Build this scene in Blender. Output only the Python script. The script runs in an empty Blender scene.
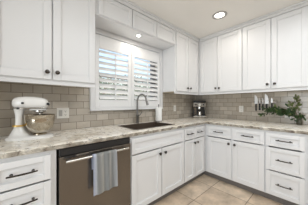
import bpy, bmesh, math, random
from mathutils import Vector, Matrix

SC = bpy.context.scene
COL = SC.collection
PI = math.pi

# ------------------------------------------------------------------ camera
cam_d = bpy.data.cameras.new('camera')
cam = bpy.data.objects.new('camera', cam_d)
COL.objects.link(cam)
cam.location = (-2.8975, -1.8883, 1.2005)
cam.rotation_euler = (PI / 2, 0, -0.7333)
cam_d.sensor_fit = 'HORIZONTAL'
cam_d.sensor_width = 36.0
cam_d.lens = 149.9 / 308 * 36.0
cam_d.shift_x = -0.4 / 308
cam_d.shift_y = 1.33 / 308
cam_d.clip_start = 0.02
SC.camera = cam

# ------------------------------------------------------------------ exposure
SC.view_settings.view_transform = 'Standard'
SC.view_settings.look = 'None'
SC.view_settings.exposure = 0.20
SC.view_settings.gamma = 1.0
SC.view_settings.use_curve_mapping = False

# ------------------------------------------------------------------ world
world = bpy.data.worlds.new('sky')
SC.world = world
world.use_nodes = True
wn = world.node_tree.nodes
wl = world.node_tree.links
sky = wn.new('ShaderNodeTexSky')
sky.sky_type = 'NISHITA'
sky.sun_elevation = math.radians(50)
sky.sun_rotation = math.radians(200)
sky.sun_disc = False
sky.air_density = 1.4
sky.dust_density = 7.0
wl.new(sky.outputs['Color'], wn['Background'].inputs['Color'])
wn['Background'].inputs['Strength'].default_value = 0.40


def area(name, loc, rot, sx, sy, power, col=(1, 1, 1)):
    d = bpy.data.lights.new(name, 'AREA')
    d.shape = 'RECTANGLE'
    d.size, d.size_y = sx, sy
    d.energy = power
    d.color = col
    o = bpy.data.objects.new(name, d)
    o.location = loc
    o.rotation_euler = rot
    COL.objects.link(o)
    return o


sun_d = bpy.data.lights.new('sun', 'SUN')
sun_d.energy = 3.0
sun_d.angle = math.radians(1.5)
sun_d.color = (1.0, 0.96, 0.90)
sun_o = bpy.data.objects.new('sun', sun_d)
sun_o.rotation_euler = (math.radians(40), 0, math.radians(15))
COL.objects.link(sun_o)
# fill panels added for unseen daylight sources, one more for unseen ceiling lamps
area('daylight_fill_front', (-1.4, -5.05, 0.80), (math.radians(90), 0, 0), 3.0, 1.4, 8, (0.90, 0.96, 1.0))
area('daylight_fill_left', (-5.05, -1.75, 0.85), (math.radians(90), 0, math.radians(-90)), 1.7, 1.5, 46, (0.88, 0.95, 1.0))
area('ceiling_lamp_glow', (-1.85, -2.05, 2.40), (0, 0, 0), 1.8, 1.4, 27, (0.93, 0.97, 1.0))


# ------------------------------------------------------------------ materials
def new_mat(name):
    m = bpy.data.materials.new(name)
    m.use_nodes = True
    nt = m.node_tree
    return m, nt, nt.nodes['Principled BSDF']


def flat(name, col, rough=0.5, metal=0.0, var=0.03, scale=12.0, bump=0.0, coat=0.0):
    m, nt, b = new_mat(name)
    N, L = nt.nodes, nt.links
    tc = N.new('ShaderNodeTexCoord')
    no = N.new('ShaderNodeTexNoise')
    no.inputs['Scale'].default_value = scale
    no.inputs['Detail'].default_value = 4
    L.new(tc.outputs['Object'], no.inputs['Vector'])
    r = N.new('ShaderNodeValToRGB')
    r.color_ramp.elements[0].position = 0.3
    r.color_ramp.elements[1].position = 0.7
    r.color_ramp.elements[0].color = (*[max(0, c * (1 - var)) for c in col], 1)
    r.color_ramp.elements[1].color = (*[min(1, c * (1 + var)) for c in col], 1)
    L.new(no.outputs['Fac'], r.inputs['Fac'])
    L.new(r.outputs['Color'], b.inputs['Base Color'])
    b.inputs['Roughness'].default_value = rough
    b.inputs['Metallic'].default_value = metal
    b.inputs['Coat Weight'].default_value = coat
    if bump:
        bp = N.new('ShaderNodeBump')
        bp.inputs['Strength'].default_value = bump
        bp.inputs['Distance'].default_value = 0.003
        L.new(no.outputs['Fac'], bp.inputs['Height'])
        L.new(bp.outputs['Normal'], b.inputs['Normal'])
    return m


def tile_mat(name, axes, w, h, mortar, cols, mcol, rough, off, offset=(0, 0), bump=0.4, noise_amt=0.25, nscale=5.0, spec=0.5):
    m, nt, b = new_mat(name)
    N, L = nt.nodes, nt.links
    tc = N.new('ShaderNodeTexCoord')
    sp = N.new('ShaderNodeSeparateXYZ')
    L.new(tc.outputs['Object'], sp.inputs[0])
    cb = N.new('ShaderNodeCombineXYZ')
    for k in range(2):
        ad = N.new('ShaderNodeMath')
        ad.operation = 'ADD'
        ad.inputs[1].default_value = offset[k]
        L.new(sp.outputs[axes[k]], ad.inputs[0])
        L.new(ad.outputs[0], cb.inputs[k])
    br = N.new('ShaderNodeTexBrick')
    br.offset = off
    br.inputs['Scale'].default_value = 1.0
    br.inputs['Brick Width'].default_value = w
    br.inputs['Row Height'].default_value = h
    br.inputs['Mortar Size'].default_value = mortar
    br.inputs['Mortar Smooth'].default_value = 0.1
    br.inputs['Bias'].default_value = 0.0
    br.inputs['Color1'].default_value = (*cols[0], 1)
    br.inputs['Color2'].default_value = (*cols[1], 1)
    br.inputs['Mortar'].default_value = (*mcol, 1)
    L.new(cb.outputs[0], br.inputs['Vector'])
    no = N.new('ShaderNodeTexNoise')
    no.inputs['Scale'].default_value = nscale
    no.inputs['Detail'].default_value = 6
    no.inputs['Roughness'].default_value = 0.65
    L.new(tc.outputs['Object'], no.inputs['Vector'])
    mr = N.new('ShaderNodeMapRange')
    mr.inputs['From Min'].default_value = 0.3
    mr.inputs['From Max'].default_value = 0.7
    mr.inputs['To Min'].default_value = 1 - noise_amt
    mr.inputs['To Max'].default_value = 1 + noise_amt
    L.new(no.outputs['Fac'], mr.inputs['Value'])
    mx = N.new('ShaderNodeMix')
    mx.data_type = 'RGBA'
    mx.blend_type = 'MULTIPLY'
    mx.inputs['Factor'].default_value = 1.0
    L.new(br.outputs['Color'], mx.inputs['A'])
    L.new(mr.outputs['Result'], mx.inputs['B'])
    L.new(mx.outputs['Result'], b.inputs['Base Color'])
    b.inputs['Roughness'].default_value = rough
    b.inputs['Specular IOR Level'].default_value = spec
    bp = N.new('ShaderNodeBump')
    bp.invert = True
    bp.inputs['Strength'].default_value = bump
    bp.inputs['Distance'].default_value = 0.002
    L.new(br.outputs['Fac'], bp.inputs['Height'])
    L.new(bp.outputs['Normal'], b.inputs['Normal'])
    return m


def granite(name, edge=False):
    m, nt, b = new_mat(name)
    N, L = nt.nodes, nt.links
    tc = N.new('ShaderNodeTexCoord')

    def noise(scale, det, rough, dist=0.0):
        n = N.new('ShaderNodeTexNoise')
        n.inputs['Scale'].default_value = scale
        n.inputs['Detail'].default_value = det
        n.inputs['Roughness'].default_value = rough
        n.inputs['Distortion'].default_value = dist
        L.new(tc.outputs['Object'], n.inputs['Vector'])
        return n

    def ramp(src, stops):
        r = N.new('ShaderNodeValToRGB')
        e = r.color_ramp.elements
        while len(e) < len(stops):
            e.new(0.5)
        for q, (p, c) in zip(e, stops):
            q.position = p
            q.color = (*c, 1)
        L.new(src, r.inputs['Fac'])
        return r
    if edge:       # side faces: darker and rougher, with coarser blotches
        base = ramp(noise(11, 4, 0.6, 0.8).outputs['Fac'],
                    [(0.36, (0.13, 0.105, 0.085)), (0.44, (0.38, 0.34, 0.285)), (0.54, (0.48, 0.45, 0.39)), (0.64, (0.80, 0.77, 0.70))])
    else:
        base = ramp(noise(7, 6, 0.6, 1.2).outputs['Fac'],
                    [(0.24, (0.36, 0.30, 0.23)), (0.35, (0.64, 0.57, 0.47)), (0.48, (0.86, 0.81, 0.72)), (0.68, (0.92, 0.905, 0.88))])
    sp1 = ramp(noise(26, 5, 0.7, 0.6).outputs['Fac'], [(0.34, (0, 0, 0)), (0.45, (1, 1, 1))])
    mx1 = N.new('ShaderNodeMix')
    mx1.data_type = 'RGBA'
    L.new(sp1.outputs['Color'], mx1.inputs['Factor'])
    mx1.inputs['A'].default_value = (0.20, 0.165, 0.13, 1)
    L.new(base.outputs['Color'], mx1.inputs['B'])
    sp2 = ramp(noise(22, 3, 0.6, 0.3).outputs['Fac'], [(0.60, (0, 0, 0)), (0.70, (1, 1, 1))])
    mx2 = N.new('ShaderNodeMix')
    mx2.data_type = 'RGBA'
    L.new(sp2.outputs['Color'], mx2.inputs['Factor'])
    L.new(mx1.outputs['Result'], mx2.inputs['A'])
    mx2.inputs['B'].default_value = (0.50, 0.48, 0.46, 1)
    L.new(mx2.outputs['Result'], b.inputs['Base Color'])
    b.inputs['Roughness'].default_value = 0.55 if edge else 0.22
    return m


def emit(name, col, s):
    m, nt, b = new_mat(name)
    b.inputs['Base Color'].default_value = (*col, 1)
    b.inputs['Emission Color'].default_value = (*col, 1)
    b.inputs['Emission Strength'].default_value = s
    return m


def glass(name):
    m, nt, b = new_mat(name)
    N, L = nt.nodes, nt.links
    tr = N.new('ShaderNodeBsdfTransparent')
    gl = N.new('ShaderNodeBsdfGlossy')
    gl.inputs['Roughness'].default_value = 0.02
    fr = N.new('ShaderNodeFresnel')
    fr.inputs['IOR'].default_value = 1.45
    mx = N.new('ShaderNodeMixShader')
    L.new(fr.outputs[0], mx.inputs[0])
    L.new(tr.outputs[0], mx.inputs[1])
    L.new(gl.outputs[0], mx.inputs[2])
    L.new(mx.outputs[0], N['Material Output'].inputs['Surface'])
    return m


M = {}
M['cabinet'] = flat('cabinet_paint', (0.75, 0.75, 0.755), 0.38, var=0.008, scale=3)
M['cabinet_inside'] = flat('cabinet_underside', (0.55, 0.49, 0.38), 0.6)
M['kick'] = flat('toe_kick_vinyl', (0.17, 0.155, 0.145), 0.5)
M['bronze'] = flat('dark_bronze', (0.085, 0.075, 0.068), 0.24, 0.9)
M['trim'] = flat('trim_paint', (0.76, 0.76, 0.765), 0.4, var=0.008, scale=3)
M['shutter'] = flat('shutter_paint', (0.86, 0.86, 0.86), 0.35, var=0.006, scale=3)
M['ceiling'] = flat('ceiling_paint', (0.84, 0.815, 0.775), 0.8, var=0.02, scale=2)
M['sash'] = flat('window_sash_backlit_shade', (0.30, 0.30, 0.30), 0.5)  # white sash coloured dark to stand for its backlit shade
M['wall'] = flat('wall_paint', (0.62, 0.59, 0.54), 0.8, var=0.02, scale=2)
M['granite'] = granite('speckled_granite')
M['granite_edge'] = granite('dark_granite_edge', True)
TW, TH = 0.1555, 0.0785
TC = [(0.42, 0.37, 0.31), (0.58, 0.525, 0.45)]
M['tile_back'] = tile_mat('glazed_subway_tile_back', (0, 2), TW, TH, 0.0024, TC, (0.20, 0.175, 0.145), 0.14, 0.5, (10 * TW, -0.914 + 20 * TH), nscale=9, noise_amt=0.08)
M['tile_right'] = tile_mat('glazed_subway_tile_right', (1, 2), TW, TH, 0.0024, TC, (0.20, 0.175, 0.145), 0.14, 0.5, (30 * TW, -0.914 + 20 * TH), nscale=9, noise_amt=0.08)
M['floor'] = tile_mat('stone_floor_tile', (0, 1), 0.455, 0.455, 0.004, [(0.53, 0.41, 0.30), (0.66, 0.55, 0.43)], (0.20, 0.145, 0.10), 0.42, 0.0,
                      (0.83 + 0.455 * 20, 0.83 + 0.455 * 20), bump=0.5, noise_amt=0.34, nscale=5.0)
M['steel_dark'] = flat('dark_stainless', (0.20, 0.175, 0.15), 0.24, 0.85, var=0.03, scale=2)
M['steel'] = flat('brushed_steel', (0.62, 0.60, 0.57), 0.22, 0.95, var=0.04)
M['steel_mid'] = flat('satin_steel', (0.42, 0.40, 0.37), 0.25, 0.95, var=0.04)
M['chrome'] = flat('polished_chrome', (0.75, 0.74, 0.72), 0.10, 1.0)
M['bowl'] = flat('warm_steel_bowl', (0.50, 0.45, 0.37), 0.06, 1.0, var=0.05)
M['black'] = flat('black_plastic', (0.015, 0.014, 0.014), 0.4)
M['sink'] = flat('dark_sink_composite', (0.080, 0.060, 0.046), 0.4)
M['gunmetal'] = flat('gunmetal_finish', (0.20, 0.19, 0.18), 0.28, 0.9)
M['mixer_white'] = flat('white_enamel', (0.86, 0.85, 0.83), 0.16, var=0.005, coat=0.4)
M['brass'] = flat('brass_band', (0.75, 0.50, 0.16), 0.3, 0.6)
M['plate'] = flat('white_switch_plate', (0.80, 0.78, 0.73), 0.35)
M['plate_grey'] = flat('grey_switch_rocker', (0.42, 0.41, 0.39), 0.4)
M['paper'] = flat('paper_towel_sheet', (0.88, 0.88, 0.87), 0.9, bump=0.3, scale=60)
M['leaf'] = flat('plant_leaf', (0.045, 0.085, 0.028), 0.42, var=0.5, scale=14)
M['leaf_pale'] = flat('pale_plant_leaf', (0.16, 0.20, 0.07), 0.45, var=0.4, scale=14)
M['stem'] = flat('plant_stem', (0.10, 0.075, 0.035), 0.6)
M['vase'] = flat('dark_green_vase', (0.075, 0.075, 0.05), 0.25)
M['lamp'] = emit('lamp_lens', (1.0, 0.95, 0.88), 3.5)
M['lamp_trim'] = flat('lamp_trim', (0.40, 0.39, 0.37), 0.4)
M['puck'] = emit('puck_lens', (1.0, 0.97, 0.92), 5.0)
M['glass'] = glass('window_glass')
M['tree_leaf'] = flat('tree_leaf', (0.10, 0.13, 0.10), 0.6, var=0.6, scale=3)
M['bark'] = flat('tree_bark', (0.16, 0.12, 0.09), 0.9, var=0.3)
M['lawn'] = flat('patio_paving', (0.62, 0.61, 0.58), 0.9, var=0.3, scale=3)
M['fence'] = flat('fence_board', (0.60, 0.60, 0.60), 0.8, var=0.1)


def towel_mat():
    m, nt, b = new_mat('striped_towel_cloth')
    N, L = nt.nodes, nt.links
    tc = N.new('ShaderNodeTexCoord')
    sp = N.new('ShaderNodeSeparateXYZ')
    L.new(tc.outputs['Object'], sp.inputs[0])
    mr = N.new('ShaderNodeMapRange')
    mr.inputs['From Min'].default_value = -0.105
    mr.inputs['From Max'].default_value = 0.105
    L.new(sp.outputs[0], mr.inputs['Value'])
    r = N.new('ShaderNodeValToRGB')
    r.color_ramp.interpolation = 'LINEAR'
    st = [(0.0, (0.40, 0.45, 0.60)), (0.06, (0.70, 0.74, 0.86)), (0.13, (0.66, 0.68, 0.72)), (0.17, (0.40, 0.41, 0.41)),
          (0.30, (0.46, 0.46, 0.45)), (0.40, (0.66, 0.65, 0.61)), (0.46, (0.40, 0.41, 0.41)), (0.62, (0.43, 0.44, 0.44)),
          (0.70, (0.60, 0.58, 0.55)), (0.76, (0.40, 0.41, 0.41)), (0.90, (0.50, 0.51, 0.52)), (1.0, (0.62, 0.63, 0.67))]
    e = r.color_ramp.elements
    while len(e) < len(st):
        e.new(0.5)
    for q, (p, c) in zip(e, st):
        q.position = p
        q.color = (*c, 1)
    L.new(mr.outputs['Result'], r.inputs['Fac'])
    L.new(r.outputs['Color'], b.inputs['Base Color'])
    b.inputs['Roughness'].default_value = 0.95
    return m


M['towel'] = towel_mat()


# ------------------------------------------------------------------ mesh helpers
class MB:
    def __init__(self):
        self.bm = bmesh.new()

    def box(self, x0, x1, y0, y1, z0, z1, bev=0.0, seg=1):
        x0, x1 = min(x0, x1), max(x0, x1)
        y0, y1 = min(y0, y1), max(y0, y1)
        z0, z1 = min(z0, z1), max(z0, z1)
        mat = Matrix.Translation(((x0 + x1) / 2, (y0 + y1) / 2, (z0 + z1) / 2)) @ Matrix.Diagonal((x1 - x0, y1 - y0, z1 - z0, 1))
        r = bmesh.ops.create_cube(self.bm, size=1.0, matrix=mat)
        if bev:
            es = {e for v in r['verts'] for e in v.link_edges}
            bmesh.ops.bevel(self.bm, geom=list(es), offset=bev, segments=seg, profile=0.5, affect='EDGES')
        return self

    def obox(self, c, size, rot, bev=0.0, seg=1):
        mat = Matrix.Translation(c) @ rot.to_4x4() @ Matrix.Diagonal((*size, 1))
        r = bmesh.ops.create_cube(self.bm, size=1.0, matrix=mat)
        if bev:
            es = {e for v in r['verts'] for e in v.link_edges}
            bmesh.ops.bevel(self.bm, geom=list(es), offset=bev, segments=seg, profile=0.5, affect='EDGES')
        return self

    def ring_loft(self, rings, cap=True, closed=False):
        vs = [[self.bm.verts.new(p) for p in r] for r in rings]
        n = len(vs[0])
        seq = list(zip(vs[:-1], vs[1:]))
        if closed:
            seq.append((vs[-1], vs[0]))
        for a, b in seq:
            for i in range(n):
                j = (i + 1) % n
                self.bm.faces.new((a[i], a[j], b[j], b[i]))
        if cap and not closed:
            self.bm.faces.new(list(reversed(vs[0])))
            self.bm.faces.new(vs[-1])
        return self

    def lathe(self, prof, n=24, c=(0, 0, 0), rot=None, cap=True, closed=False):
        rot = rot or Matrix.Identity(3)
        c = Vector(c)
        rings = [[c + rot @ Vector((r * math.cos(2 * PI * k / n), r * math.sin(2 * PI * k / n), z)) for k in range(n)] for r, z in prof]
        return self.ring_loft(rings, cap, closed)

    def tube(self, pts, rad, n=10):
        pts = [Vector(p) for p in pts]
        rads = rad if isinstance(rad, (list, tuple)) else [rad] * len(pts)
        rings = []
        prev = None
        for i, p in enumerate(pts):
            a = pts[max(0, i - 1)]
            b = pts[min(len(pts) - 1, i + 1)]
            t = (b - a).normalized()
            if prev is None:
                up = Vector((0, 0, 1)) if abs(t.z) < 0.9 else Vector((1, 0, 0))
                u = t.cross(up).normalized()
            else:
                u = (prev - t * prev.dot(t)).normalized()
            prev = u
            w = t.cross(u)
            rings.append([p + (u * math.cos(2 * PI * k / n) + w * math.sin(2 * PI * k / n)) * rads[i] for k in range(n)])
        return self.ring_loft(rings)

    def quad(self, a, b, c, d):
        self.bm.faces.new([self.bm.verts.new(p) for p in (a, b, c, d)])
        return self

    def build(self, name, mat, parent=None, smooth=False, angle=40):
        bm = self.bm
        bmesh.ops.recalc_face_normals(bm, faces=bm.faces[:])
        me = bpy.data.meshes.new(name)
        bm.to_mesh(me)
        bm.free()
        me.materials.append(mat)
        if smooth:
            me.shade_smooth()
            me.set_sharp_from_angle(angle=math.radians(angle))
        o = bpy.data.objects.new(name, me)
        COL.objects.link(o)
        if parent:
            o.parent = parent
        return o


def thing(name, label, cat, loc=(0, 0, 0), rz=0.0, group=None):
    o = bpy.data.objects.new(name, None)
    o.empty_display_size = 0.05
    COL.objects.link(o)
    o.location = loc
    o.rotation_euler = (0, 0, rz)
    return tag(o, label, cat, group)


def tag(o, label, cat, group=None):
    o['label'] = label
    o['category'] = cat
    if group:
        o['group'] = group
    return o


def struct(o):
    o['kind'] = 'structure'
    return o


Z_C0, Z_CT, Z_CEIL = 0.874, 0.914, 2.434
XB = 0.07            # right wall plane (back wall is y = 0)
UA, UB, BA, BB = -0.335, -0.353, -0.626, -0.629
XL, YF = -5.2, -5.2

# ------------------------------------------------------------------ room shell
struct(MB().box(XL, XB + 0.15, YF, 0.15, -0.12, 0).build('floor', M['floor']))
struct(MB().box(XL, XB + 0.15, YF, 0.15, Z_CEIL, Z_CEIL + 0.12).build('ceiling', M['ceiling']))
WX0, WX1, WZ0, WZ1 = -2.17, -1.13, 1.20, 2.06
struct(MB().box(XL, WX0, 0, 0.15, 0, Z_CEIL).box(WX1, XB + 0.15, 0, 0.15, 0, Z_CEIL)
       .box(WX0, WX1, 0, 0.15, 0, WZ0).box(WX0, WX1, 0, 0.15, WZ1, Z_CEIL).build('wall_back', M['wall']))
struct(MB().box(XB, XB + 0.15, YF, 0, 0, Z_CEIL).build('wall_right', M['wall']))
struct(MB().box(XL - 0.15, XL, YF, 0.15, 0, Z_CEIL).build('wall_left', M['wall']))
struct(MB().box(XL, XB + 0.15, YF - 0.15, YF, 0, Z_CEIL).build('wall_front', M['wall']))

# tiled splashbacks (on the walls, between worktop and wall cabinets)
CX0, CX1 = -2.265, -1.037       # window casing, outer edges
struct(MB().box(-3.50, CX0, -0.008, 0, Z_CT, 1.40).box(CX0, CX1, -0.008, 0, Z_CT, 1.115).box(CX1, XB, -0.008, 0, Z_CT, 1.40)
       .build('backsplash_back', M['tile_back']))
struct(MB().box(XB - 0.008, XB, -2.60, -0.008, Z_CT, 1.40).build('backsplash_right', M['tile_right']))

# window: casing, sash, glass
CI0, CI1, CZ0, CZ1 = -2.205, -1.10, 1.165, 2.072
mb = MB()
mb.box(CX0, CI0, -0.045, 0, 1.115, 2.134, 0.003).box(CI1, CX1 - 0.002, -0.045, 0, 1.115, 2.134, 0.003)
mb.box(CI0, CI1, -0.045, 0, CZ1, 2.134, 0.003).box(CI0, CI1, -0.045, 0, 1.115, CZ0, 0.003)
mb.box(CX0 - 0.004, CX1 - 0.002, -0.058, 0, 1.115, 1.128, 0.003)
struct(mb.build('trim_1', M['trim']))
mb = MB()
mb.box(WX0, WX0 + 0.05, 0.06, 0.13, WZ0, WZ1).box(WX1 - 0.05, WX1, 0.06, 0.13, WZ0, WZ1)
mb.box(WX0, WX1, 0.06, 0.13, WZ0, WZ0 + 0.05).box(WX0, WX1, 0.06, 0.13, WZ1 - 0.05, WZ1)
mb.box(WX0, WX1, 0.07, 0.12, 1.565, 1.61)
w1 = struct(mb.build('window_1', M['sash']))
struct(MB().box(WX0 + 0.05, WX1 - 0.05, 0.093, 0.097, WZ0 + 0.05, WZ1 - 0.05).build('window_pane', M['glass'], w1))

# ------------------------------------------------------------------ cabinet builders (local: x along the run, front towards -y)
GAP = 0.004
T = 0.02


def shaker(mb, x0, x1, z0, z1, yf, st=0.058, rec=0.012):
    """door / drawer front, front face at y = yf, thickness T"""
    yb = yf + T
    b = 0.0022
    mb.box(x0, x0 + st, yf, yb, z0, z1, b)
    mb.box(x1 - st, x1, yf, yb, z0, z1, b)
    mb.box(x0 + st, x1 - st, yf, yb, z0, z0 + st, b)
    mb.box(x0 + st, x1 - st, yf, yb, z1 - st, z1, b)
    mb.box(x0 + st - 0.002, x1 - st + 0.002, yf + rec, yb - 0.002, z0 + st - 0.002, z1 - st + 0.002)
    i = 0.005          # small inner moulding step
    for (a0, a1, c0, c1) in ((x0 + st, x0 + st + i, z0 + st, z1 - st), (x1 - st - i, x1 - st, z0 + st, z1 - st),
                             (x0 + st, x1 - st, z0 + st, z0 + st + i), (x0 + st, x1 - st, z1 - st - i, z1 - st)):
        mb.box(a0, a1, yf + 0.006, yb - 0.003, c0, c1, 0.001)
    return mb


def knob(parent, x, z, yf):
    rot = Matrix.Rotation(PI / 2, 3, 'X')      # +z -> -y
    MB().lathe([(0.007, 0), (0.0055, 0.006), (0.006, 0.012), (0.014, 0.016), (0.0180, 0.021), (0.017, 0.027), (0.010, 0.031), (0.002, 0.032)],
               18, (x, yf, z), rot).build('knob', M['bronze'], parent, True)


def pull(parent, xc, z, yf, ln=0.135):
    h = ln / 2
    mb = MB()
    pts = []
    for k in range(13):
        t = -1 + 2 * k / 12
        pts.append((xc + h * 1.10 * t, yf - 0.026 - 0.007 * (1 - t * t), z))
    mb.tube(pts, [0.0050 + 0.0015 * (1 - abs(-1 + 2 * k / 12)) for k in range(13)], 8)
    for s in (-1, 1):
        rot = Matrix.Rotation(PI / 2, 3, 'X')
        mb.lathe([(0.009, 0), (0.0085, 0.003), (0.0055, 0.006), (0.0055, 0.027)], 12, (xc + s * h * 0.78, yf, z), rot)
    mb.build('pull_handle', M['bronze'], parent, True)


def front(root, kind, x0, x1, z0, z1, yf, hw=None, st=0.058):
    mb = shaker(MB(), x0, x1, z0, z1, yf, st)
    o = mb.build(kind, M['cabinet'], root)
    if hw == 'pull':
        pull(o, (x0 + x1) / 2, (z0 + z1) / 2, yf + 0.008)
    elif hw:
        knob(o, hw[0], hw[1], yf)
    return o


def carcass(root, w, d, z0, z1, top=True, name='carcass', bars=()):
    """panels of a cabinet box; d = depth to the front of the face frame; bars = x centres of face-frame stiles"""
    mb = MB()
    p = 0.018
    mb.box(0, p, -d, 0, z0, z1).box(w - p, w, -d, 0, z0, z1)
    mb.box(p, w - p, -d + p, 0, z0, z0 + p)
    if top:
        mb.box(p, w - p, -d + p, 0, z1 - p, z1)
    mb.box(p, w - p, -0.010, 0, z0 + p, z1 - p)
    f = 0.038
    mb.box(p, f, -d, -d + p, z0, z1).box(w - f, w - p, -d, -d + p, z0, z1)
    mb.box(f, w - f, -d, -d + p, z0, z0 + f).box(f, w - f, -d, -d + p, z1 - f, z1)
    for x in bars:
        mb.box(x - f / 2, x + f / 2, -d, -d + p, z0 + f, z1 - f)
    return mb.build(name, M['cabinet'], root)


def base_cab(label, loc, rz, w, dface, group=None, top=True, bars=(), kick=True, k0=0.0, k1=0.0):
    r = thing('base_cabinet', label, 'cabinet', loc, rz, group)
    c = carcass(r, w, dface - T, 0.09, Z_C0 - 0.001, top, bars=bars)
    if kick:
        MB().box(k0, w + k1, -dface + 0.072, -dface + 0.09, 0.0, 0.09).build('toe_kick', M['kick'], r)
    return r


def wall_cab(label, loc, rz, w, dface, z0=1.405, z1=2.395, bars=()):
    r = thing('wall_cabinet', label, 'cabinet', loc, rz)
    carcass(r, w, dface - T, z0, z1, bars=bars)
    if z0 < 1.5:
        MB().box(0, w, -dface + T + 0.001, -dface + T + 0.021, 1.368, z0, 0.002).build('light_rail', M['cabinet'], r)
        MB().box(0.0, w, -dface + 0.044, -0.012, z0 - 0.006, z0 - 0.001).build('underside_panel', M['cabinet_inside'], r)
    return r


RB = -PI / 2
ZD = 0.68          # split between top drawers and doors
ZB = 0.104         # bottom of doors
ZTOP = 0.846
YA = -0.002        # cabinet backs against back wall
dA = -(BA - YA)
XBB = XB - 0.002
dB = XBB - BB

# ---- base run along the back wall
# far left unit, only its edge can come into view
r = base_cab('white base cabinet at the far left end, left of the narrow drawer stack', (-3.50, YA, 0), 0, 0.46, dA)
front(r, 'drawer', 0.008, 0.452, ZD + 0.007, ZTOP, -dA, 'pull', 0.045)
front(r, 'door', 0.008, 0.452, ZB, ZD - 0.007, -dA, (0.42, ZD - 0.06))
# drawer stack left of dishwasher
x0, w = -3.038, 0.339
r = base_cab('white narrow drawer stack with arched dark pulls left of the dishwasher', (x0, YA, 0), 0, w, dA)
zz = [ZB, 0.292, 0.4795, 0.672, ZTOP]
for i in range(4):
    front(r, 'drawer', 0.006, w - 0.034, zz[i] + (0.006 if i else 0), zz[i + 1] - (0.006 if i < 3 else 0), -dA, 'pull', 0.040)
# sink base
x0, w = -2.073, 0.872
r = base_cab('white sink base cabinet with a wide false front above two doors, right of the dishwasher', (x0, YA, 0), 0, w, dA, top=False, bars=(w / 2 - 0.0015,))
front(r, 'false_drawer_front', 0.010, w - 0.008, ZD + 0.007, ZTOP, -dA, None, 0.045)
front(r, 'door', 0.010, 0.428, ZB, ZD - 0.007, -dA, (0.391, 0.62))
front(r, 'door', 0.441, w - 0.008, ZB, ZD - 0.007, -dA, (0.478, 0.62))
# two-door unit running into the corner
x0, w = -1.199, 0.5885
r = base_cab('white narrow base cabinet with two small drawers over two doors, beside the inner corner', (x0, YA, 0), 0, w, dA, bars=(0.263,), k1=0.052)
front(r, 'drawer', 0.008, 0.257, ZD + 0.007, ZTOP, -dA, 'pull', 0.045)
front(r, 'drawer', 0.270, 0.520, ZD + 0.007, ZTOP, -dA, 'pull', 0.045)
front(r, 'door', 0.008, 0.257, ZB, ZD - 0.007, -dA, (0.236, 0.622), 0.05)
front(r, 'door', 0.270, 0.520, ZB, ZD - 0.007, -dA, (0.309, 0.622), 0.05)

# ---- base run along the right wall (local x = -world y)
y0, w = -0.608, 0.812
r = base_cab('white base cabinet on right wall, two drawers over two doors, next to the corner', (XBB, y0, 0), RB, w, dB, bars=(0.426,), k0=-0.054)
front(r, 'drawer', 0.046, 0.413, ZD + 0.007, ZTOP, -dB, 'pull', 0.045)
front(r, 'drawer', 0.440, 0.806, ZD + 0.007, ZTOP, -dB, 'pull', 0.045)
front(r, 'door', 0.046, 0.413, ZB, ZD - 0.007, -dB, (0.386, 0.620))
front(r, 'door', 0.440, 0.806, ZB, ZD - 0.007, -dB, (0.467, 0.620))
y0, w = -1.4215, 0.368
r = base_cab('white three-drawer base cabinet on right wall, at the right edge of the photo', (XBB, y0, 0), RB, w, dB)
for a, b in ((ZB, 0.386), (0.400, 0.672), (0.688, ZTOP)):
    front(r, 'drawer', 0.010, 0.355, a, b, -dB, 'pull', 0.045)
y0, w = -1.791, 0.60
r = base_cab('white base cabinet past the three-drawer stack at the end of right wall', (XBB, y0, 0), RB, w, dB)
front(r, 'drawer', 0.012, 0.59, ZD + 0.007, ZTOP, -dB, 'pull', 0.045)
front(r, 'door', 0.012, 0.59, ZB, ZD - 0.007, -dB, (0.55, 0.62))

# unseen tall cabinet added to shade the left tiles from side daylight
r = thing('shading_cabinet', 'unseen tall white cabinet added to shade the left end of the run', 'cabinet', (-4.25, YA, 0))
w = 0.745
carcass(r, w, 0.64 - T, 0.09, 2.39)
MB().box(0, w, -0.57, -0.55, 0.0, 0.09).build('toe_kick', M['kick'], r)
front(r, 'door', 0.008, 0.369, ZB, 2.36, -0.64, (0.34, 1.05))
front(r, 'door', 0.376, w - 0.008, ZB, 2.36, -0.64, (0.405, 1.05))

# ---- wall cabinets, back wall
du = -(UA - YA)
UB0, UB1 = 1.411, 2.368
x0, w = -3.066, 0.756
r = wall_cab('large white two-door wall cabinet left of the window, above the stand mixer', (x0, YA, 0), 0, w, du, bars=(0.381,))
front(r, 'door', 0.006, 0.3755, UB0, UB1, -du, (0.343, 1.470))
front(r, 'door', 0.3865, w - 0.008, UB0, UB1, -du, (0.416, 1.472))
r = wall_cab('white wall cabinet at the far left end, left of the large two-door one', (-3.50, YA, 0), 0, 0.433, du)
front(r, 'door', 0.008, 0.425, UB0, UB1, -du, (0.39, 1.470))
x0, w = -1.036, 0.7015
r = wall_cab('white narrow two-door wall cabinet between the window and the corner', (x0, YA, 0), 0, w, du, bars=(0.344,))
front(r, 'door', 0.022, 0.339, UB0, UB1, -du, (0.302, 1.470))
front(r, 'door', 0.349, 0.664, UB0, UB1, -du, (0.389, 1.472))
# bridge over the window
x0, w = -2.309, 1.272
r = wall_cab('row of three small white cupboard doors bridging over the window', (x0, YA, 0), 0, w, du, 2.137, 2.395, bars=(0.448, 0.860))
for a, b in ((0.032, 0.442), (0.453, 0.854), (0.865, 1.264)):
    front(r, 'door', a, b, 2.146, UB1 - 0.004, -du, None, 0.045)

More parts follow.
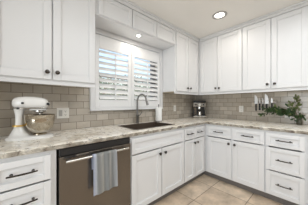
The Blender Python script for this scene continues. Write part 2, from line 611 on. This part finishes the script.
# ---- wall cabinets, right wall
du2 = XBB - UB
y0, w = -0.3165, 0.7625
r = wall_cab('white two-door wall cabinet on right wall, beside the corner above the coffee machine', (XBB, y0, 0), RB, w, du2, bars=(0.370,))
front(r, 'door', 0.0455, 0.3645, UB0, UB1, -du2, (0.3485, 1.470))
front(r, 'door', 0.3755, 0.7565, UB0, UB1, -du2, (0.4115, 1.468))
y0, w = -1.080, 0.716
r = wall_cab('white two-door wall cabinet on right wall, above the knives and the plant', (XBB, y0, 0), RB, w, du2, bars=(0.355,))
front(r, 'door', 0.006, 0.350, UB0, UB1, -du2, (0.316, 1.470))
front(r, 'door', 0.359, 0.711, UB0, UB1, -du2, (0.395, 1.470))
y0, w = -1.797, 0.60
r = wall_cab('white wall cabinet past the two-door one at the right end', (XBB, y0, 0), RB, w, du2)
front(r, 'door', 0.006, 0.592, UB0, UB1, -du2, (0.05, 1.470))

# frieze and small crown between wall cabinets and ceiling
mb = MB()
mb.box(-3.50, UB + 0.018, UA + 0.018, UA + 0.045, 2.3955, Z_CEIL)
mb.box(-3.50, UB - 0.002, UA - 0.002, UA + 0.018, 2.374, 2.412, 0.002)
mb.box(-3.50, UB - 0.020, UA - 0.020, UA + 0.018, 2.412, Z_CEIL, 0.006, 2)
struct(mb.build('trim_2', M['trim']))
mb = MB()
mb.box(UB + 0.018, UB + 0.045, -2.397, UA, 2.3955, Z_CEIL)
mb.box(UB - 0.002, UB + 0.018, -2.397, UA - 0.002, 2.374, 2.412, 0.002)
mb.box(UB - 0.020, UB + 0.018, -2.397, UA - 0.020, 2.412, Z_CEIL, 0.006, 2)
struct(mb.build('trim_3', M['trim']))

# ------------------------------------------------------------------ worktop (L shape with sink cut-out)
SX0, SX1, SY0, SY1 = -1.945, -1.310, -0.530, -0.140
EA, EB = BA - 0.026, BB - 0.026
xs = [-3.50, SX0, SX1, EB, XB - 0.008]
ys = [-2.395, EA, SY0, SY1, -0.008]
bm = bmesh.new()
V = {}


def gv(i, j):
    if (i, j) not in V:
        V[(i, j)] = bm.verts.new((xs[i], ys[j], Z_C0))
    return V[(i, j)]


for i in range(4):
    for j in range(4):
        if (j == 0 and i < 3) or (i == 1 and j == 2):
            continue
        bm.faces.new((gv(i, j), gv(i + 1, j), gv(i + 1, j + 1), gv(i, j + 1)))
ret = bmesh.ops.extrude_face_region(bm, geom=bm.faces[:])
bmesh.ops.translate(bm, verts=[v for v in ret['geom'] if isinstance(v, bmesh.types.BMVert)], vec=(0, 0, Z_CT - Z_C0))
for v in bm.verts:
    if v.co.z < Z_C0 + 0.001:
        if abs(v.co.y - EA) < 1e-5 and v.co.x < EB + 1e-4:
            v.co.y += 0.022
        if abs(v.co.x - EB) < 1e-5 and v.co.y < EA + 0.03:
            v.co.x += 0.022
bmesh.ops.recalc_face_normals(bm, faces=bm.faces[:])
es = [e for e in bm.edges if len(e.link_faces) == 2 and e.calc_face_angle() > 1.0 and abs(e.verts[0].co.z - e.verts[1].co.z) < 1e-5
      and e.verts[0].co.y < -0.02 and e.verts[0].co.x < XB - 0.02 and e.verts[1].co.y < -0.02 and e.verts[1].co.x < XB - 0.02]
bmesh.ops.bevel(bm, geom=es, offset=0.008, segments=3, profile=0.5, affect='EDGES')
mb = MB()
mb.bm.free()
mb.bm = bm
ct = mb.build('countertop', M['granite'], None, True, 50)
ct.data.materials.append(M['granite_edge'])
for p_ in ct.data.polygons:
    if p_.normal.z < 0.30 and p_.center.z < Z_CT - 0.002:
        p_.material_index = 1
tag(ct, 'speckled beige granite countertop running along both walls around the sink', 'countertop')

# sink
mb = MB()
g = 0.003
a0, a1, b0, b1 = SX0 + g, SX1 - g, SY0 + g, SY1 - g
zt, zb, tk = Z_CT + 0.004, 0.700, 0.006
o = 0.016
zr = Z_CT + 0.0006
mb.box(a0 - o, a1 + o, b0 - o, b0 + tk, zr, zt, 0.001).box(a0 - o, a1 + o, b1 - tk, b1 + o, zr, zt, 0.001)
mb.box(a0 - o, a0 + tk, b0 + tk, b1 - tk, zr, zt, 0.001).box(a1 - tk, a1 + o, b0 + tk, b1 - tk, zr, zt, 0.001)
mb.box(a0, a0 + tk, b0, b1, zb, zr).box(a1 - tk, a1, b0, b1, zb, zr)
mb.box(a0, a1, b0, b0 + tk, zb, zr).box(a0, a1, b1 - tk, b1, zb, zr)
mb.box(a0, a1, b0, b1, zb - tk, zb)
sk = thing('kitchen_sink', 'dark rectangular kitchen sink set in the granite below the window', 'sink', (0, 0, 0))
mb.build('basin', M['sink'], sk)
MB().lathe([(0.045, 0), (0.045, 0.003), (0.036, 0.004), (0.030, 0.002), (0.002, 0.002)], 24, ((SX0 + SX1) / 2, -0.30, zb)).build('drain', M['steel'], sk, True)

# faucet
fx, fy = -1.597, -0.068
f = thing('kitchen_faucet', 'tall dark gooseneck faucet with side lever behind the sink', 'faucet', (fx, fy, Z_CT))
MB().lathe([(0.028, 0), (0.028, 0.006), (0.022, 0.010), (0.0205, 0.10), (0.022, 0.104), (0.022, 0.118), (0.016, 0.124), (0.0135, 0.16), (0.0125, 0.20)], 20).build('body', M['gunmetal'], f, True)
pts = [(0, 0, 0.20), (0, 0, 0.27), (0, 0, 0.33)]
R_ = 0.093
for k in range(1, 15):
    a = PI * 0.93 * k / 14
    pts.append((0.018 * k / 14, -R_ + R_ * math.cos(a), 0.33 + R_ * math.sin(a)))
MB().tube(pts, 0.0115, 12).build('spout', M['gunmetal'], f, True)
pe = Vector(pts[-1])
dr = (Vector(pts[-1]) - Vector(pts[-2])).normalized()
MB().tube([pe - dr * 0.004, pe + dr * 0.03, pe + dr * 0.085], [0.0125, 0.0155, 0.0175], 14).build('spray_head', M['gunmetal'], f, True)
MB().tube([(0.018, -0.004, 0.112), (0.034, -0.008, 0.118), (0.055, -0.014, 0.14), (0.075, -0.02, 0.172)], [0.011, 0.010, 0.0065, 0.0055], 10).build('lever_handle', M['gunmetal'], f, True)

# ------------------------------------------------------------------ dishwasher
dx0, dx1 = -2.696, -2.076
d = thing('dishwasher', 'dark stainless built-in dishwasher under the worktop between the drawers and the sink', 'dishwasher', (0, 0, 0))
MB().box(dx0 + 0.010, dx1 - 0.010, -0.585, -0.02, 0.10, 0.858).build('tub_body', M['black'], d)
MB().box(dx0 + 0.012, dx1 - 0.004, BA - 0.004, -0.588, 0.108, 0.812, 0.005, 2).build('door', M['steel_dark'], d)
MB().box(dx0 + 0.014, dx1 - 0.006, BA + 0.006, -0.588, 0.815, 0.868, 0.002).build('control_strip', M['black'], d)
MB().box(dx0 + 0.02, dx1 - 0.02, -0.56, -0.54, 0.0, 0.10).build('toe_panel', M['black'], d)
hy = BA - 0.046
hz = 0.782
hh = d
MB().tube([(dx0 + 0.045, hy, hz), (dx0 + 0.06, hy, hz), (dx1 - 0.065, hy, hz), (dx1 - 0.05, hy, hz)], [0.008, 0.0100, 0.0100, 0.008], 14).build('handle_bar', M['steel'], hh, True)
for sx in (dx0 + 0.068, dx1 - 0.072):
    MB().box(sx - 0.011, sx + 0.011, hy + 0.002, BA - 0.003, hz - 0.010, hz + 0.010, 0.003).build('handle_bracket', M['steel'], d)
MB().box(dx0 + 0.044, dx0 + 0.122, BA - 0.0056, BA - 0.0042, 0.797, 0.812).build('badge', M['black'], d)

# towel folded over the handle
tx0, tx1 = -2.466, -2.262
tc = (tx0 + tx1) / 2
tw = bpy.data.objects
random.seed(4)
bm = bmesh.new()
prof = []
rr = 0.0165
for k in range(20):
    prof.append((-rr - 0.002 - 0.006 * (1 - k / 19), -0.300 + 0.300 * k / 19))
for k in range(1, 8):
    a = PI * k / 8
    prof.append((-rr * math.cos(a), rr * math.sin(a)))
for k in range(10):
    prof.append((rr, -0.11 * k / 9))
nx = 28
grid = []
for i in range(nx + 1):
    t = i / nx
    row = []
    for k, (py, pz) in enumerate(prof):
        hang = min(1.0, max(0.0, -pz / 0.3))
        wv = 0.006 * math.sin(t * 17.0 + 0.6) * (0.25 + hang) + 0.003 * math.sin(t * 31)
        xx = -0.102 + 0.204 * t
        if py < 0:
            row.append(bm.verts.new((xx + 0.004 * hang * math.sin(3 * t), py + min(wv, 0.004) - 0.004 * hang, pz + 0.012 * hang * (t - 0.5))))
        else:
            row.append(bm.verts.new((xx, py - (abs(wv) * 0.3 if pz < -0.01 else 0), pz)))
    grid.append(row)
for i in range(nx):
    for k in range(len(prof) - 1):
        bm.faces.new((grid[i][k], grid[i + 1][k], grid[i + 1][k + 1], grid[i][k + 1]))
bmesh.ops.solidify(bm, geom=bm.faces[:], thickness=0.0035)
mb = MB()
mb.bm.free()
mb.bm = bm
to = mb.build('dish_towel', M['towel'], None, True, 60)
to.location = (tc, hy, hz)
tag(to, 'grey striped dish towel with pale blue edge hanging over the dishwasher handle', 'towel')

# ------------------------------------------------------------------ shutters
def shutter(label, x0, x1, st_l, st_r):
    r = thing('window_shutter', label, 'shutter', (x0, 0, CZ0))
    w = x1 - x0
    z1 = CZ1 - CZ0 - 0.006
    ya, yb = -0.036, -0.008
    L0, L1 = 0.090, 0.735
    mb = MB()
    mb.box(0, st_l, ya, yb, 0, z1, 0.003).box(w - st_r, w, ya, yb, 0, z1, 0.003)
    mb.box(st_l, w - st_r, ya, yb, 0, L0, 0.003).box(st_l, w - st_r, ya, yb, L1, z1, 0.003)
    mb.build('frame', M['shutter'], r)
    n = 9
    p = (L1 - L0) / n
    tilt = math.radians(43)        # inner edge lowered
    for k in range(n):
        zc = L0 + p * (k + 0.5)
        m = MB()
        rings = []
        for xx in (st_l + 0.003, w - st_r - 0.003):
            ring = []
            for q in range(14):
                a = 2 * PI * q / 14
                yy, z_ = 0.042 * math.cos(a), 0.0055 * math.sin(a)
                ring.append((xx, -0.022 + yy * math.cos(tilt) - z_ * math.sin(tilt), zc + yy * math.sin(tilt) + z_ * math.cos(tilt)))
            rings.append(ring)
        m.ring_loft(rings).build('louver', M['shutter'], r, True)
    yt, zt_ = -0.022 - 0.042 * math.cos(tilt), -0.042 * math.sin(tilt)
    mx = (st_l + w - st_r) / 2
    MB().box(mx - 0.008, mx + 0.008, yt - 0.013, yt - 0.001, L0 + p * 0.5 + zt_ - 0.02, L0 + p * 8.5 + zt_ + 0.02, 0.002).build('tilt_rod', M['shutter'], r)
    return r


shutter('left white louvered shutter panel over the window, nearer the stand mixer', CI0 + 0.003, -1.680, 0.047, 0.052)
shutter('right white louvered shutter panel over the window, nearer the corner', -1.676, CI1 - 0.003, 0.047, 0.052)

# ------------------------------------------------------------------ lamps
cx, cy = -0.828, -0.945
r = thing('recessed_ceiling_light', 'round recessed ceiling light glowing in front of the right wall cabinets', 'ceiling light', (cx, cy, Z_CEIL))
MB().lathe([(0.098, 0), (0.097, -0.005), (0.086, -0.008), (0.064, -0.004), (0.064, 0)], 40, cap=False, closed=True).build('trim_ring', M['lamp_trim'], r, True)
MB().lathe([(0.063, -0.0030), (0.055, -0.0038), (0.035, -0.0042), (0.002, -0.0045)], 40, cap=True).build('lens', M['lamp'], r, True)
ld = bpy.data.lights.new('ceiling_light_lamp', 'AREA')
ld.shape = 'DISK'
ld.size = 0.12
ld.energy = 3
ld.color = (1.0, 0.93, 0.83)
lo = bpy.data.objects.new('ceiling_light_lamp', ld)
lo.location = (0, 0, -0.020)
COL.objects.link(lo)
lo.parent = r
px_, py_ = -1.690, -0.225
r = thing('puck_light', 'small round puck light glowing under the cupboards over the window', 'light', (px_, py_, 2.137))
MB().lathe([(0.040, 0), (0.040, -0.006), (0.036, -0.009), (0.030, -0.009), (0.030, 0)], 32, cap=False, closed=True).build('trim_ring', M['trim'], r, True)
MB().lathe([(0.0295, -0.006), (0.024, -0.013), (0.012, -0.017), (0.002, -0.018)], 32).build('lens', M['puck'], r, True)
ld = bpy.data.lights.new('puck_lamp', 'AREA')
ld.shape = 'DISK'
ld.size = 0.05
ld.energy = 1.0
ld.color = (1.0, 0.94, 0.86)
lo = bpy.data.objects.new('puck_lamp', ld)
lo.location = (0, 0, -0.022)
COL.objects.link(lo)
lo.parent = r


# ------------------------------------------------------------------ switch plates and outlets (local: plate lies on y = 0, facing -y)
def outlet_part(root, x, z):
    m = MB()
    m.box(x - 0.017, x + 0.017, -0.0075, -0.0055, z - 0.034, z + 0.034, 0.0008)
    o = m.build('receptacle', M['plate'], root)
    for dz in (-0.019, 0.019):
        s = MB()
        for dx in (-0.006, 0.006):
            s.box(x + dx - 0.0012, x + dx + 0.0012, -0.0079, -0.0074, z + dz - 0.002, z + dz + 0.007)
        s.box(x - 0.0025, x + 0.0025, -0.0079, -0.0074, z + dz - 0.011, z + dz - 0.006)
        s.box(x - 0.0060, x + 0.0060, -0.00765, -0.0074, z + dz - 0.002, z + dz - 0.0012)
        s.build('socket_slots', M['black'], o)


def plate(label, loc, rz, gangs, name='wall_outlet', cat='outlet', group=None):
    r = thing(name, label, cat, loc, rz, group)
    w = 0.07 + 0.046 * (len(gangs) - 1)
    MB().box(-w / 2, w / 2, -0.006, -0.0005, -0.057, 0.057, 0.002).build('cover_plate', M['plate'], r)
    for i, g_ in enumerate(gangs):
        x = (i - (len(gangs) - 1) / 2) * 0.046
        if g_ == 'o':
            outlet_part(r, x, 0)
        else:
            MB().box(x - 0.0165, x + 0.0165, -0.0085, -0.0055, -0.033, 0.033, 0.001).build('rocker', M['plate_grey'], r)
    return r


plate('white double wall plate with grey rocker and outlet, beside the stand mixer', (-2.545, -0.008, 1.100), 0, 'so', 'outlet_plate')
plate('white single wall outlet on back wall between the paper towels and the coffee machine', (-0.680, -0.008, 1.115), 0, 'o')
plate('white single wall outlet on right wall between the coffee machine and the knives', (XB - 0.008, -0.933, 1.108), RB, 'o')
plate('white wall outlet half hidden behind the green plant', (XB - 0.008, -1.560, 1.050), RB, 'o')

# ------------------------------------------------------------------ stand mixer (local: x towards the bowl)
def sring(x, yc, zc, ry, rz, n=24, e=2.5):
    out = []
    for k in range(n):
        a = 2 * PI * k / n
        ca, sa = math.cos(a), math.sin(a)
        out.append((x, yc + ry * math.copysign(abs(ca) ** (2 / e), ca), zc + rz * math.copysign(abs(sa) ** (2 / e), sa)))
    return out


def zring(z, xc, yc, rx, ry, n=28, e=2.6):
    out = []
    for k in range(n):
        a = 2 * PI * k / n
        ca, sa = math.cos(a), math.sin(a)
        out.append((xc + rx * math.copysign(abs(ca) ** (2 / e), ca), yc + ry * math.copysign(abs(sa) ** (2 / e), sa), z))
    return out


MXL, MXR = Vector((-2.834, -0.245, Z_CT)), math.radians(-14)
mx = thing('stand_mixer', 'white stand mixer on the granite left of the window', 'mixer', MXL, MXR)
mb = MB()
mb.ring_loft([zring(0.0, 0.010, 0, 0.158, 0.098, e=2.8), zring(0.010, 0.010, 0, 0.160, 0.100, e=2.8), zring(0.020, 0.004, 0, 0.150, 0.092, e=2.6),
              zring(0.024, -0.055, 0, 0.076, 0.072), zring(0.050, -0.064, 0, 0.054, 0.054), zring(0.080, -0.066, 0, 0.038, 0.042), zring(0.102, -0.066, 0, 0.030, 0.036)])
mb.build('base', M['mixer_white'], mx, True, 60)
mb = MB()
mb.ring_loft([zring(0.116, -0.066, 0, 0.026, 0.034), zring(0.14, -0.066, 0, 0.024, 0.033), zring(0.19, -0.066, 0, 0.024, 0.033), zring(0.225, -0.064, 0, 0.032, 0.040), zring(0.246, -0.058, 0, 0.042, 0.046)])
mb.build('column', M['mixer_white'], mx, True, 60)
mb = MB()
mb.ring_loft([zring(0.1025, -0.066, 0, 0.038, 0.044), zring(0.104, -0.066, 0, 0.042, 0.048), zring(0.114, -0.066, 0, 0.042, 0.048), zring(0.1155, -0.066, 0, 0.038, 0.044)])
mb.build('gold_band', M['brass'], mx, True, 60)
mb = MB()
secs = [(-0.108, 0.292, 0.012, 0.012), (-0.104, 0.293, 0.034, 0.028), (-0.090, 0.295, 0.051, 0.041), (-0.062, 0.297, 0.060, 0.048), (-0.02, 0.299, 0.063, 0.050),
        (0.04, 0.298, 0.062, 0.049), (0.085, 0.295, 0.057, 0.045), (0.110, 0.291, 0.051, 0.040), (0.124, 0.288, 0.042, 0.033), (0.131, 0.286, 0.024, 0.018), (0.133, 0.286, 0.008, 0.007)]
mb.ring_loft([sring(a, 0, b, c, e_) for a, b, c, e_ in secs])
mb.build('head', M['mixer_white'], mx, True, 70)
mb = MB()
mb.ring_loft([sring(a, 0, 0.252, c, 0.0065, e=4) for a, c in ((-0.100, 0.030), (-0.09, 0.047), (-0.062, 0.0575), (-0.02, 0.0605), (0.04, 0.0595), (0.085, 0.0545), (0.110, 0.048), (0.122, 0.038), (0.127, 0.018))])
mb.build('trim_band', M['steel'], mx, True, 50)
mb = MB()
mb.ring_loft([sring(a, 0, 0.239, c, 0.008, e=3) for a, c in ((0.005, 0.030), (0.02, 0.050), (0.05, 0.056), (0.085, 0.052), (0.105, 0.045), (0.118, 0.030))])
mb.build('lower_jaw', M['mixer_white'], mx, True, 50)
rotx = Matrix.Rotation(PI / 2, 3, 'Y')
roty = Matrix.Rotation(PI / 2, 3, 'X')
MB().lathe([(0.018, 0), (0.018, 0.010), (0.013, 0.013), (0.002, 0.014)], 20, (0.130, 0, 0.288), rotx).build('attachment_hub', M['chrome'], mx, True)
MB().lathe([(0.005, 0), (0.005, 0.012), (0.010, 0.014), (0.010, 0.024), (0.003, 0.027)], 14, (0.118, -0.034, 0.286), Matrix.Rotation(math.radians(60), 3, 'Z') @ roty).build('hub_screw', M['black'], mx, True)
MB().lathe([(0.0085, 0), (0.0085, 0.010), (0.003, 0.012)], 14, (-0.030, -0.061, 0.292), roty).build('speed_lever', M['black'], mx, True)
MB().lathe([(0.008, 0), (0.008, 0.009), (0.002, 0.011)], 14, (-0.060, -0.056, 0.250), roty).build('lock_lever', M['black'], mx, True)
MB().lathe([(0.044, 0.2305), (0.044, 0.220), (0.034, 0.212), (0.012, 0.210), (0.010, 0.15), (0.002, 0.15)], 24, (0.072, 0, 0)).build('planetary', M['steel'], mx, True)
mb = MB()
prof = [(0.050, 0.0), (0.050, 0.008), (0.042, 0.012), (0.060, 0.020), (0.085, 0.044), (0.101, 0.084), (0.108, 0.130), (0.110, 0.164), (0.113, 0.167), (0.110, 0.170),
        (0.106, 0.164), (0.104, 0.130), (0.097, 0.086), (0.082, 0.048), (0.058, 0.026), (0.002, 0.022)]
mb.lathe(prof, 40)
bw = mb.build('bowl', M['bowl'], mx, True, 60)
bw['label'] = 'shiny steel mixing bowl'
bw.location = (0.072, 0, 0.0248)
mb = MB()
mb.tube([(0.0, -0.108, 0.150), (0.0, -0.130, 0.152), (0.004, -0.140, 0.128), (0.004, -0.134, 0.090), (0.0, -0.112, 0.070), (0.0, -0.095, 0.070)], 0.006, 8)
mb.build('bowl_handle', M['bowl'], bw, True)
bw.rotation_euler = (0, 0, math.radians(165))

# ------------------------------------------------------------------ coffee machine in the corner (local: front towards -y)
cm = thing('espresso_machine', 'compact steel and black espresso machine standing in the corner of the worktop', 'coffee machine', (-0.100, -0.185, Z_CT), math.atan2(-0.8, 0.6))
W2, D2 = 0.126, 0.098
mb = MB()
mb.box(-W2, W2, 0.010, D2, 0.0, 0.270, 0.006, 2)
mb.build('housing', M['black'], cm)
MB().box(-W2, W2, -D2 * 0.9, 0.012, 0.192, 0.262, 0.008, 2).build('front_head', M['steel_mid'], cm)
mb = MB()
mb.box(-W2 - 0.001, W2 + 0.001, -D2 * 0.9, D2, 0.2705, 0.276, 0.002)
for k in range(2):
    mb.box(-W2 + 0.005, W2 - 0.005, -D2 * 0.86 + k * (D2 * 1.75), -D2 * 0.86 + k * (D2 * 1.75) + 0.004, 0.276, 0.298)
mb.box(-W2 + 0.005, -W2 + 0.009, -D2 * 0.86, D2 * 0.89, 0.276, 0.298).box(W2 - 0.009, W2 - 0.005, -D2 * 0.86, D2 * 0.89, 0.276, 0.298)
mb.build('cup_tray', M['black'], cm)
MB().box(-W2, W2, -D2, 0.009, 0.0, 0.032, 0.004, 2).build('drip_tray', M['steel_mid'], cm)
MB().box(-W2 + 0.012, W2 - 0.012, -D2 + 0.01, 0.006, 0.0325, 0.036).build('drip_grate', M['black'], cm)
MB().lathe([(0.030, 0.191), (0.030, 0.168), (0.034, 0.166), (0.034, 0.150), (0.026, 0.146), (0.010, 0.130), (0.002, 0.130)], 24, (0, -0.045, 0)).build('group_head', M['chrome'], cm, True)
MB().tube([(0, -0.075, 0.158), (0, -0.10, 0.157), (0, -0.15, 0.152)], [0.008, 0.011, 0.013], 12).build('portafilter_handle', M['black'], cm, True)
MB().tube([(W2 - 0.02, -0.06, 0.192), (W2 - 0.02, -0.065, 0.15), (W2 - 0.012, -0.075, 0.07)], 0.005, 8).build('steam_wand', M['chrome'], cm, True)
MB().lathe([(0.024, 0), (0.024, 0.004), (0.020, 0.006), (0.002, 0.006)], 24, (0, -D2 * 0.9, 0.228), roty).build('pressure_gauge', M['plate'], cm, True)
for s in (-1, 1):
    MB().lathe([(0.013, 0), (0.013, 0.012), (0.010, 0.014), (0.002, 0.014)], 18, (s * 0.075, -D2 * 0.9, 0.228), roty).build('dial', M['black'], cm, True)
MB().box(-W2 + 0.018, -W2 + 0.075, 0.002, 0.0095, 0.045, 0.180, 0.002).build('side_panel', M['steel_dark'], cm)
for ch in cm.children:
    for v in ch.data.vertices:
        v.co.z *= 1.18
pit = MB().lathe([(0.034, 0.0), (0.036, 0.004), (0.034, 0.045), (0.029, 0.072), (0.032, 0.085), (0.029, 0.085), (0.027, 0.070), (0.031, 0.044), (0.031, 0.006), (0.002, 0.004)], 24).build('milk_jug', M['chrome'], None, True)
q = Matrix.Rotation(math.atan2(-0.8, 0.6), 3, 'Z') @ Vector((0.005, -0.052, 0))
pit.location = (-0.100 + q.x, -0.185 + q.y, Z_CT + 0.0432)
tag(pit, 'small shiny steel jug under the spout of the coffee machine', 'jug')

# ------------------------------------------------------------------ paper towels
ph = thing('paper_towel_holder', 'slim upright metal paper towel stand at the right end of the sink', 'paper towel holder', (-1.205, -0.115, Z_CT))
MB().lathe([(0.058, 0), (0.058, 0.006), (0.052, 0.010), (0.012, 0.012), (0.002, 0.012)], 28).build('base', M['gunmetal'], ph, True)
MB().tube([(0, 0, 0.010), (0, 0, 0.13), (0, 0, 0.262)], 0.0055, 10).build('rod', M['gunmetal'], ph, True)
MB().lathe([(0.003, 0.258), (0.010, 0.264), (0.010, 0.274), (0.003, 0.279)], 14).build('finial', M['gunmetal'], ph, True)
pr = MB().lathe([(0.022, 0), (0.051, 0), (0.052, 0.002), (0.052, 0.214), (0.051, 0.216), (0.022, 0.216)], 36, cap=False, closed=True).build('paper_towel_roll', M['paper'], None, True)
pr.location = (-1.205, -0.115, Z_CT + 0.0125)
tag(pr, 'white paper towel roll on the upright stand beside the sink', 'paper towel')

# ------------------------------------------------------------------ knives on a wall strip, right wall
XS = XB - 0.008
rk = MB().box(XS - 0.016, XS - 0.0003, -1.440, -1.130, 1.215, 1.250, 0.003).build('magnetic_knife_strip', M['steel_dark'], None)
tag(rk, 'narrow steel strip on the right wall tiles carrying the knives', 'knife rack')


def knife(label, y, z0, hl, bl, bw_, hw=0.024, mat='knife'):
    k = thing('kitchen_knife', label, 'knife', (XS - 0.0166, y, z0), RB, 'knives on the wall strip')
    mb = MB()
    out = [(-bw_ / 2, 0), (bw_ / 2, 0), (bw_ / 2, bl * 0.45), (bw_ * 0.28, bl * 0.78), (-bw_ * 0.32, bl), (-bw_ / 2, bl * 0.97)]
    mb.ring_loft([[(a, -0.0026, hl + b) for a, b in out], [(a, -0.0004, hl + b) for a, b in out]])
    mb.build('blade', M[mat], k)
    mb = MB()
    mb.ring_loft([zring(0, 0, -0.007, hw * 0.46, 0.006, 14), zring(hl * 0.12, 0, -0.007, hw * 0.56, 0.0065, 14), zring(hl * 0.5, 0, -0.007, hw * 0.44, 0.0065, 14), zring(hl, 0, -0.007, hw * 0.5, 0.0065, 14)])
    mb.build('handle', M['black'], k, True)


M['knife'] = flat('knife_blade_steel', (0.80, 0.80, 0.80), 0.35, 0.6)
knife('broad pale-bladed knife at the left end of the wall strip', -1.165, 1.085, 0.115, 0.150, 0.046)
knife('slim knife second from the left on the wall strip', -1.215, 1.095, 0.110, 0.100, 0.022, mat='steel')
knife('slim knife third from the left on the wall strip', -1.258, 1.090, 0.110, 0.100, 0.022, mat='steel')
knife('broad pale-bladed knife fourth along the wall strip, nearest the plant of the broad ones', -1.308, 1.080, 0.120, 0.160, 0.050)
knife('short paring knife on the wall strip just above the plant leaves', -1.375, 1.125, 0.090, 0.085, 0.022)

# ------------------------------------------------------------------ plant
pl = thing('leafy_plant', 'leafy dark green plant with branches leaning left across the right wall tiles', 'plant', (-0.045, -1.690, Z_CT))
MB().lathe([(0.026, 0), (0.030, 0.004), (0.034, 0.04), (0.028, 0.08), (0.022, 0.10), (0.026, 0.112), (0.022, 0.112), (0.018, 0.10), (0.024, 0.08), (0.028, 0.04), (0.002, 0.01)], 24).build('vase', M['vase'], pl, True)
random.seed(11)
lf, lp, stm = MB(), MB(), MB()
branches = [  # end (x, y, z) relative to the vase foot, with mid lift
    ((-0.02, 0.44, 0.120), 0.10), ((-0.03, 0.36, 0.185), 0.08), ((0.00, 0.40, 0.215), 0.06), ((-0.04, 0.27, 0.235), 0.05), ((0.02, 0.20, 0.165), 0.10), ((-0.03, 0.16, 0.195), 0.08),
    ((-0.04, 0.22, 0.150), 0.10), ((-0.02, 0.12, 0.150), 0.08), ((-0.06, 0.12, 0.260), 0.04), ((0.02, 0.03, 0.375), 0.02), ((-0.03, 0.09, 0.310), 0.04), ((-0.06, -0.05, 0.10), 0.10), ((-0.06, 0.05, 0.05), 0.12),
    ((-0.07, 0.00, 0.06), 0.10), ((-0.05, 0.20, 0.20), 0.08), ((-0.02, 0.26, 0.17), 0.08), ((-0.07, -0.02, 0.13), 0.06), ((-0.04, 0.10, 0.10), 0.10)]


def leaf(mb, p, direc, ln, wd):
    d_ = direc.normalized()
    side = d_.cross(Vector((random.uniform(-1, 1), random.uniform(-1, 1), random.uniform(0.2, 1)))).normalized()
    nrm = d_.cross(side)
    pts = []
    for t, w_, up in ((0, 0.05, 0), (0.3, 0.8, 0.03), (0.55, 1.0, 0.05), (0.8, 0.65, 0.02), (1.0, 0.04, -0.05)):
        c = p + d_ * ln * t + nrm * up * ln
        pts.append((c - side * wd / 2 * w_ + nrm * wd * 0.12 * w_, c, c + side * wd / 2 * w_ + nrm * wd * 0.12 * w_))
    vs = [[mb.bm.verts.new(q_) for q_ in tri] for tri in pts]
    for a, b in zip(vs[:-1], vs[1:]):
        for k in range(2):
            mb.bm.faces.new((a[k], a[k + 1], b[k + 1], b[k]))


for end, lift in branches:
    e = Vector(end)
    s0 = Vector((random.uniform(-0.012, 0.012), random.uniform(-0.012, 0.012), 0.08))
    mid = (s0 + e) / 2 + Vector((0, 0, lift))
    pts = []
    for k in range(9):
        t = k / 8
        pts.append(s0 * (1 - t) ** 2 + mid * 2 * t * (1 - t) + e * t * t)
    stm.tube(pts, [0.0028 - 0.002 * k / 8 for k in range(9)], 6)
    n = max(7, int((e - s0).length * 75))
    for k in range(n):
        t = 0.32 + 0.68 * (k + random.random() * 0.5) / n
        p = s0 * (1 - t) ** 2 + mid * 2 * t * (1 - t) + e * t * t
        tn = ((mid - s0) * (1 - t) + (e - mid) * t).normalized()
        dv = tn * 0.6 + Vector((random.uniform(-0.7, 0.35), random.uniform(-0.8, 0.8), random.uniform(-0.8, 0.7)))
        ln = random.uniform(0.036, 0.062)
        q_ = p + dv.normalized() * ln
        if q_.x > 0.098:
            dv.x = -abs(dv.x)
        pale = (e.z > 0.31) or random.random() < 0.12
        leaf(lp if pale else lf, p, dv, ln, ln * random.uniform(0.45, 0.62))
stm.build('stems', M['stem'], pl, True)
lf.build('foliage', M['leaf'], pl)
lp.build('young_foliage', M['leaf_pale'], pl)

# ------------------------------------------------------------------ outside, seen between the louvers
lawn = struct(MB().box(-12, 12, 0.3, 22, -0.5, -0.4).build('ground_outside', M['lawn']))
mb = MB()
for k in range(60):
    x = -9 + k * 0.3
    mb.box(x, x + 0.285, 9.0, 9.03, -0.4, 1.5)
fn = mb.build('garden_fence', M['fence'])
tag(fn, 'pale board fence outside beyond the window louvers', 'fence')
random.seed(5)
tree_labels = ['leafy garden tree outside, seen through the left shutter', 'leafy garden tree outside, seen between the two shutters', 'leafy garden tree outside, seen through the right shutter']
for (tx, ty, cr, ht), lab in zip(((0.2, 5.2, 0.9, 2.3), (2.0, 5.6, 1.0, 2.5), (4.6, 6.4, 1.1, 2.2)), tree_labels):
    t = thing('garden_tree', lab, 'tree', (tx, ty, -0.4))
    MB().tube([(0, 0, 0), (0.03, 0, 0.7), (0, 0.02, ht - 0.3), (0.02, 0, ht + 0.3)], [0.09, 0.07, 0.05, 0.02], 10).build('trunk', M['bark'], t, True)
    m = MB()
    for k in range(700):
        v = Vector((random.gauss(0, 1), random.gauss(0, 1), random.gauss(0, 1))).normalized() * cr * random.uniform(0.35, 1.0)
        v.z = v.z * 0.9 + ht
        leaf(m, v, Vector((random.uniform(-1, 1), random.uniform(-1, 1), random.uniform(-1, 0.4))), random.uniform(0.09, 0.15), 0.07)
    m.build('foliage', M['tree_leaf'], t)
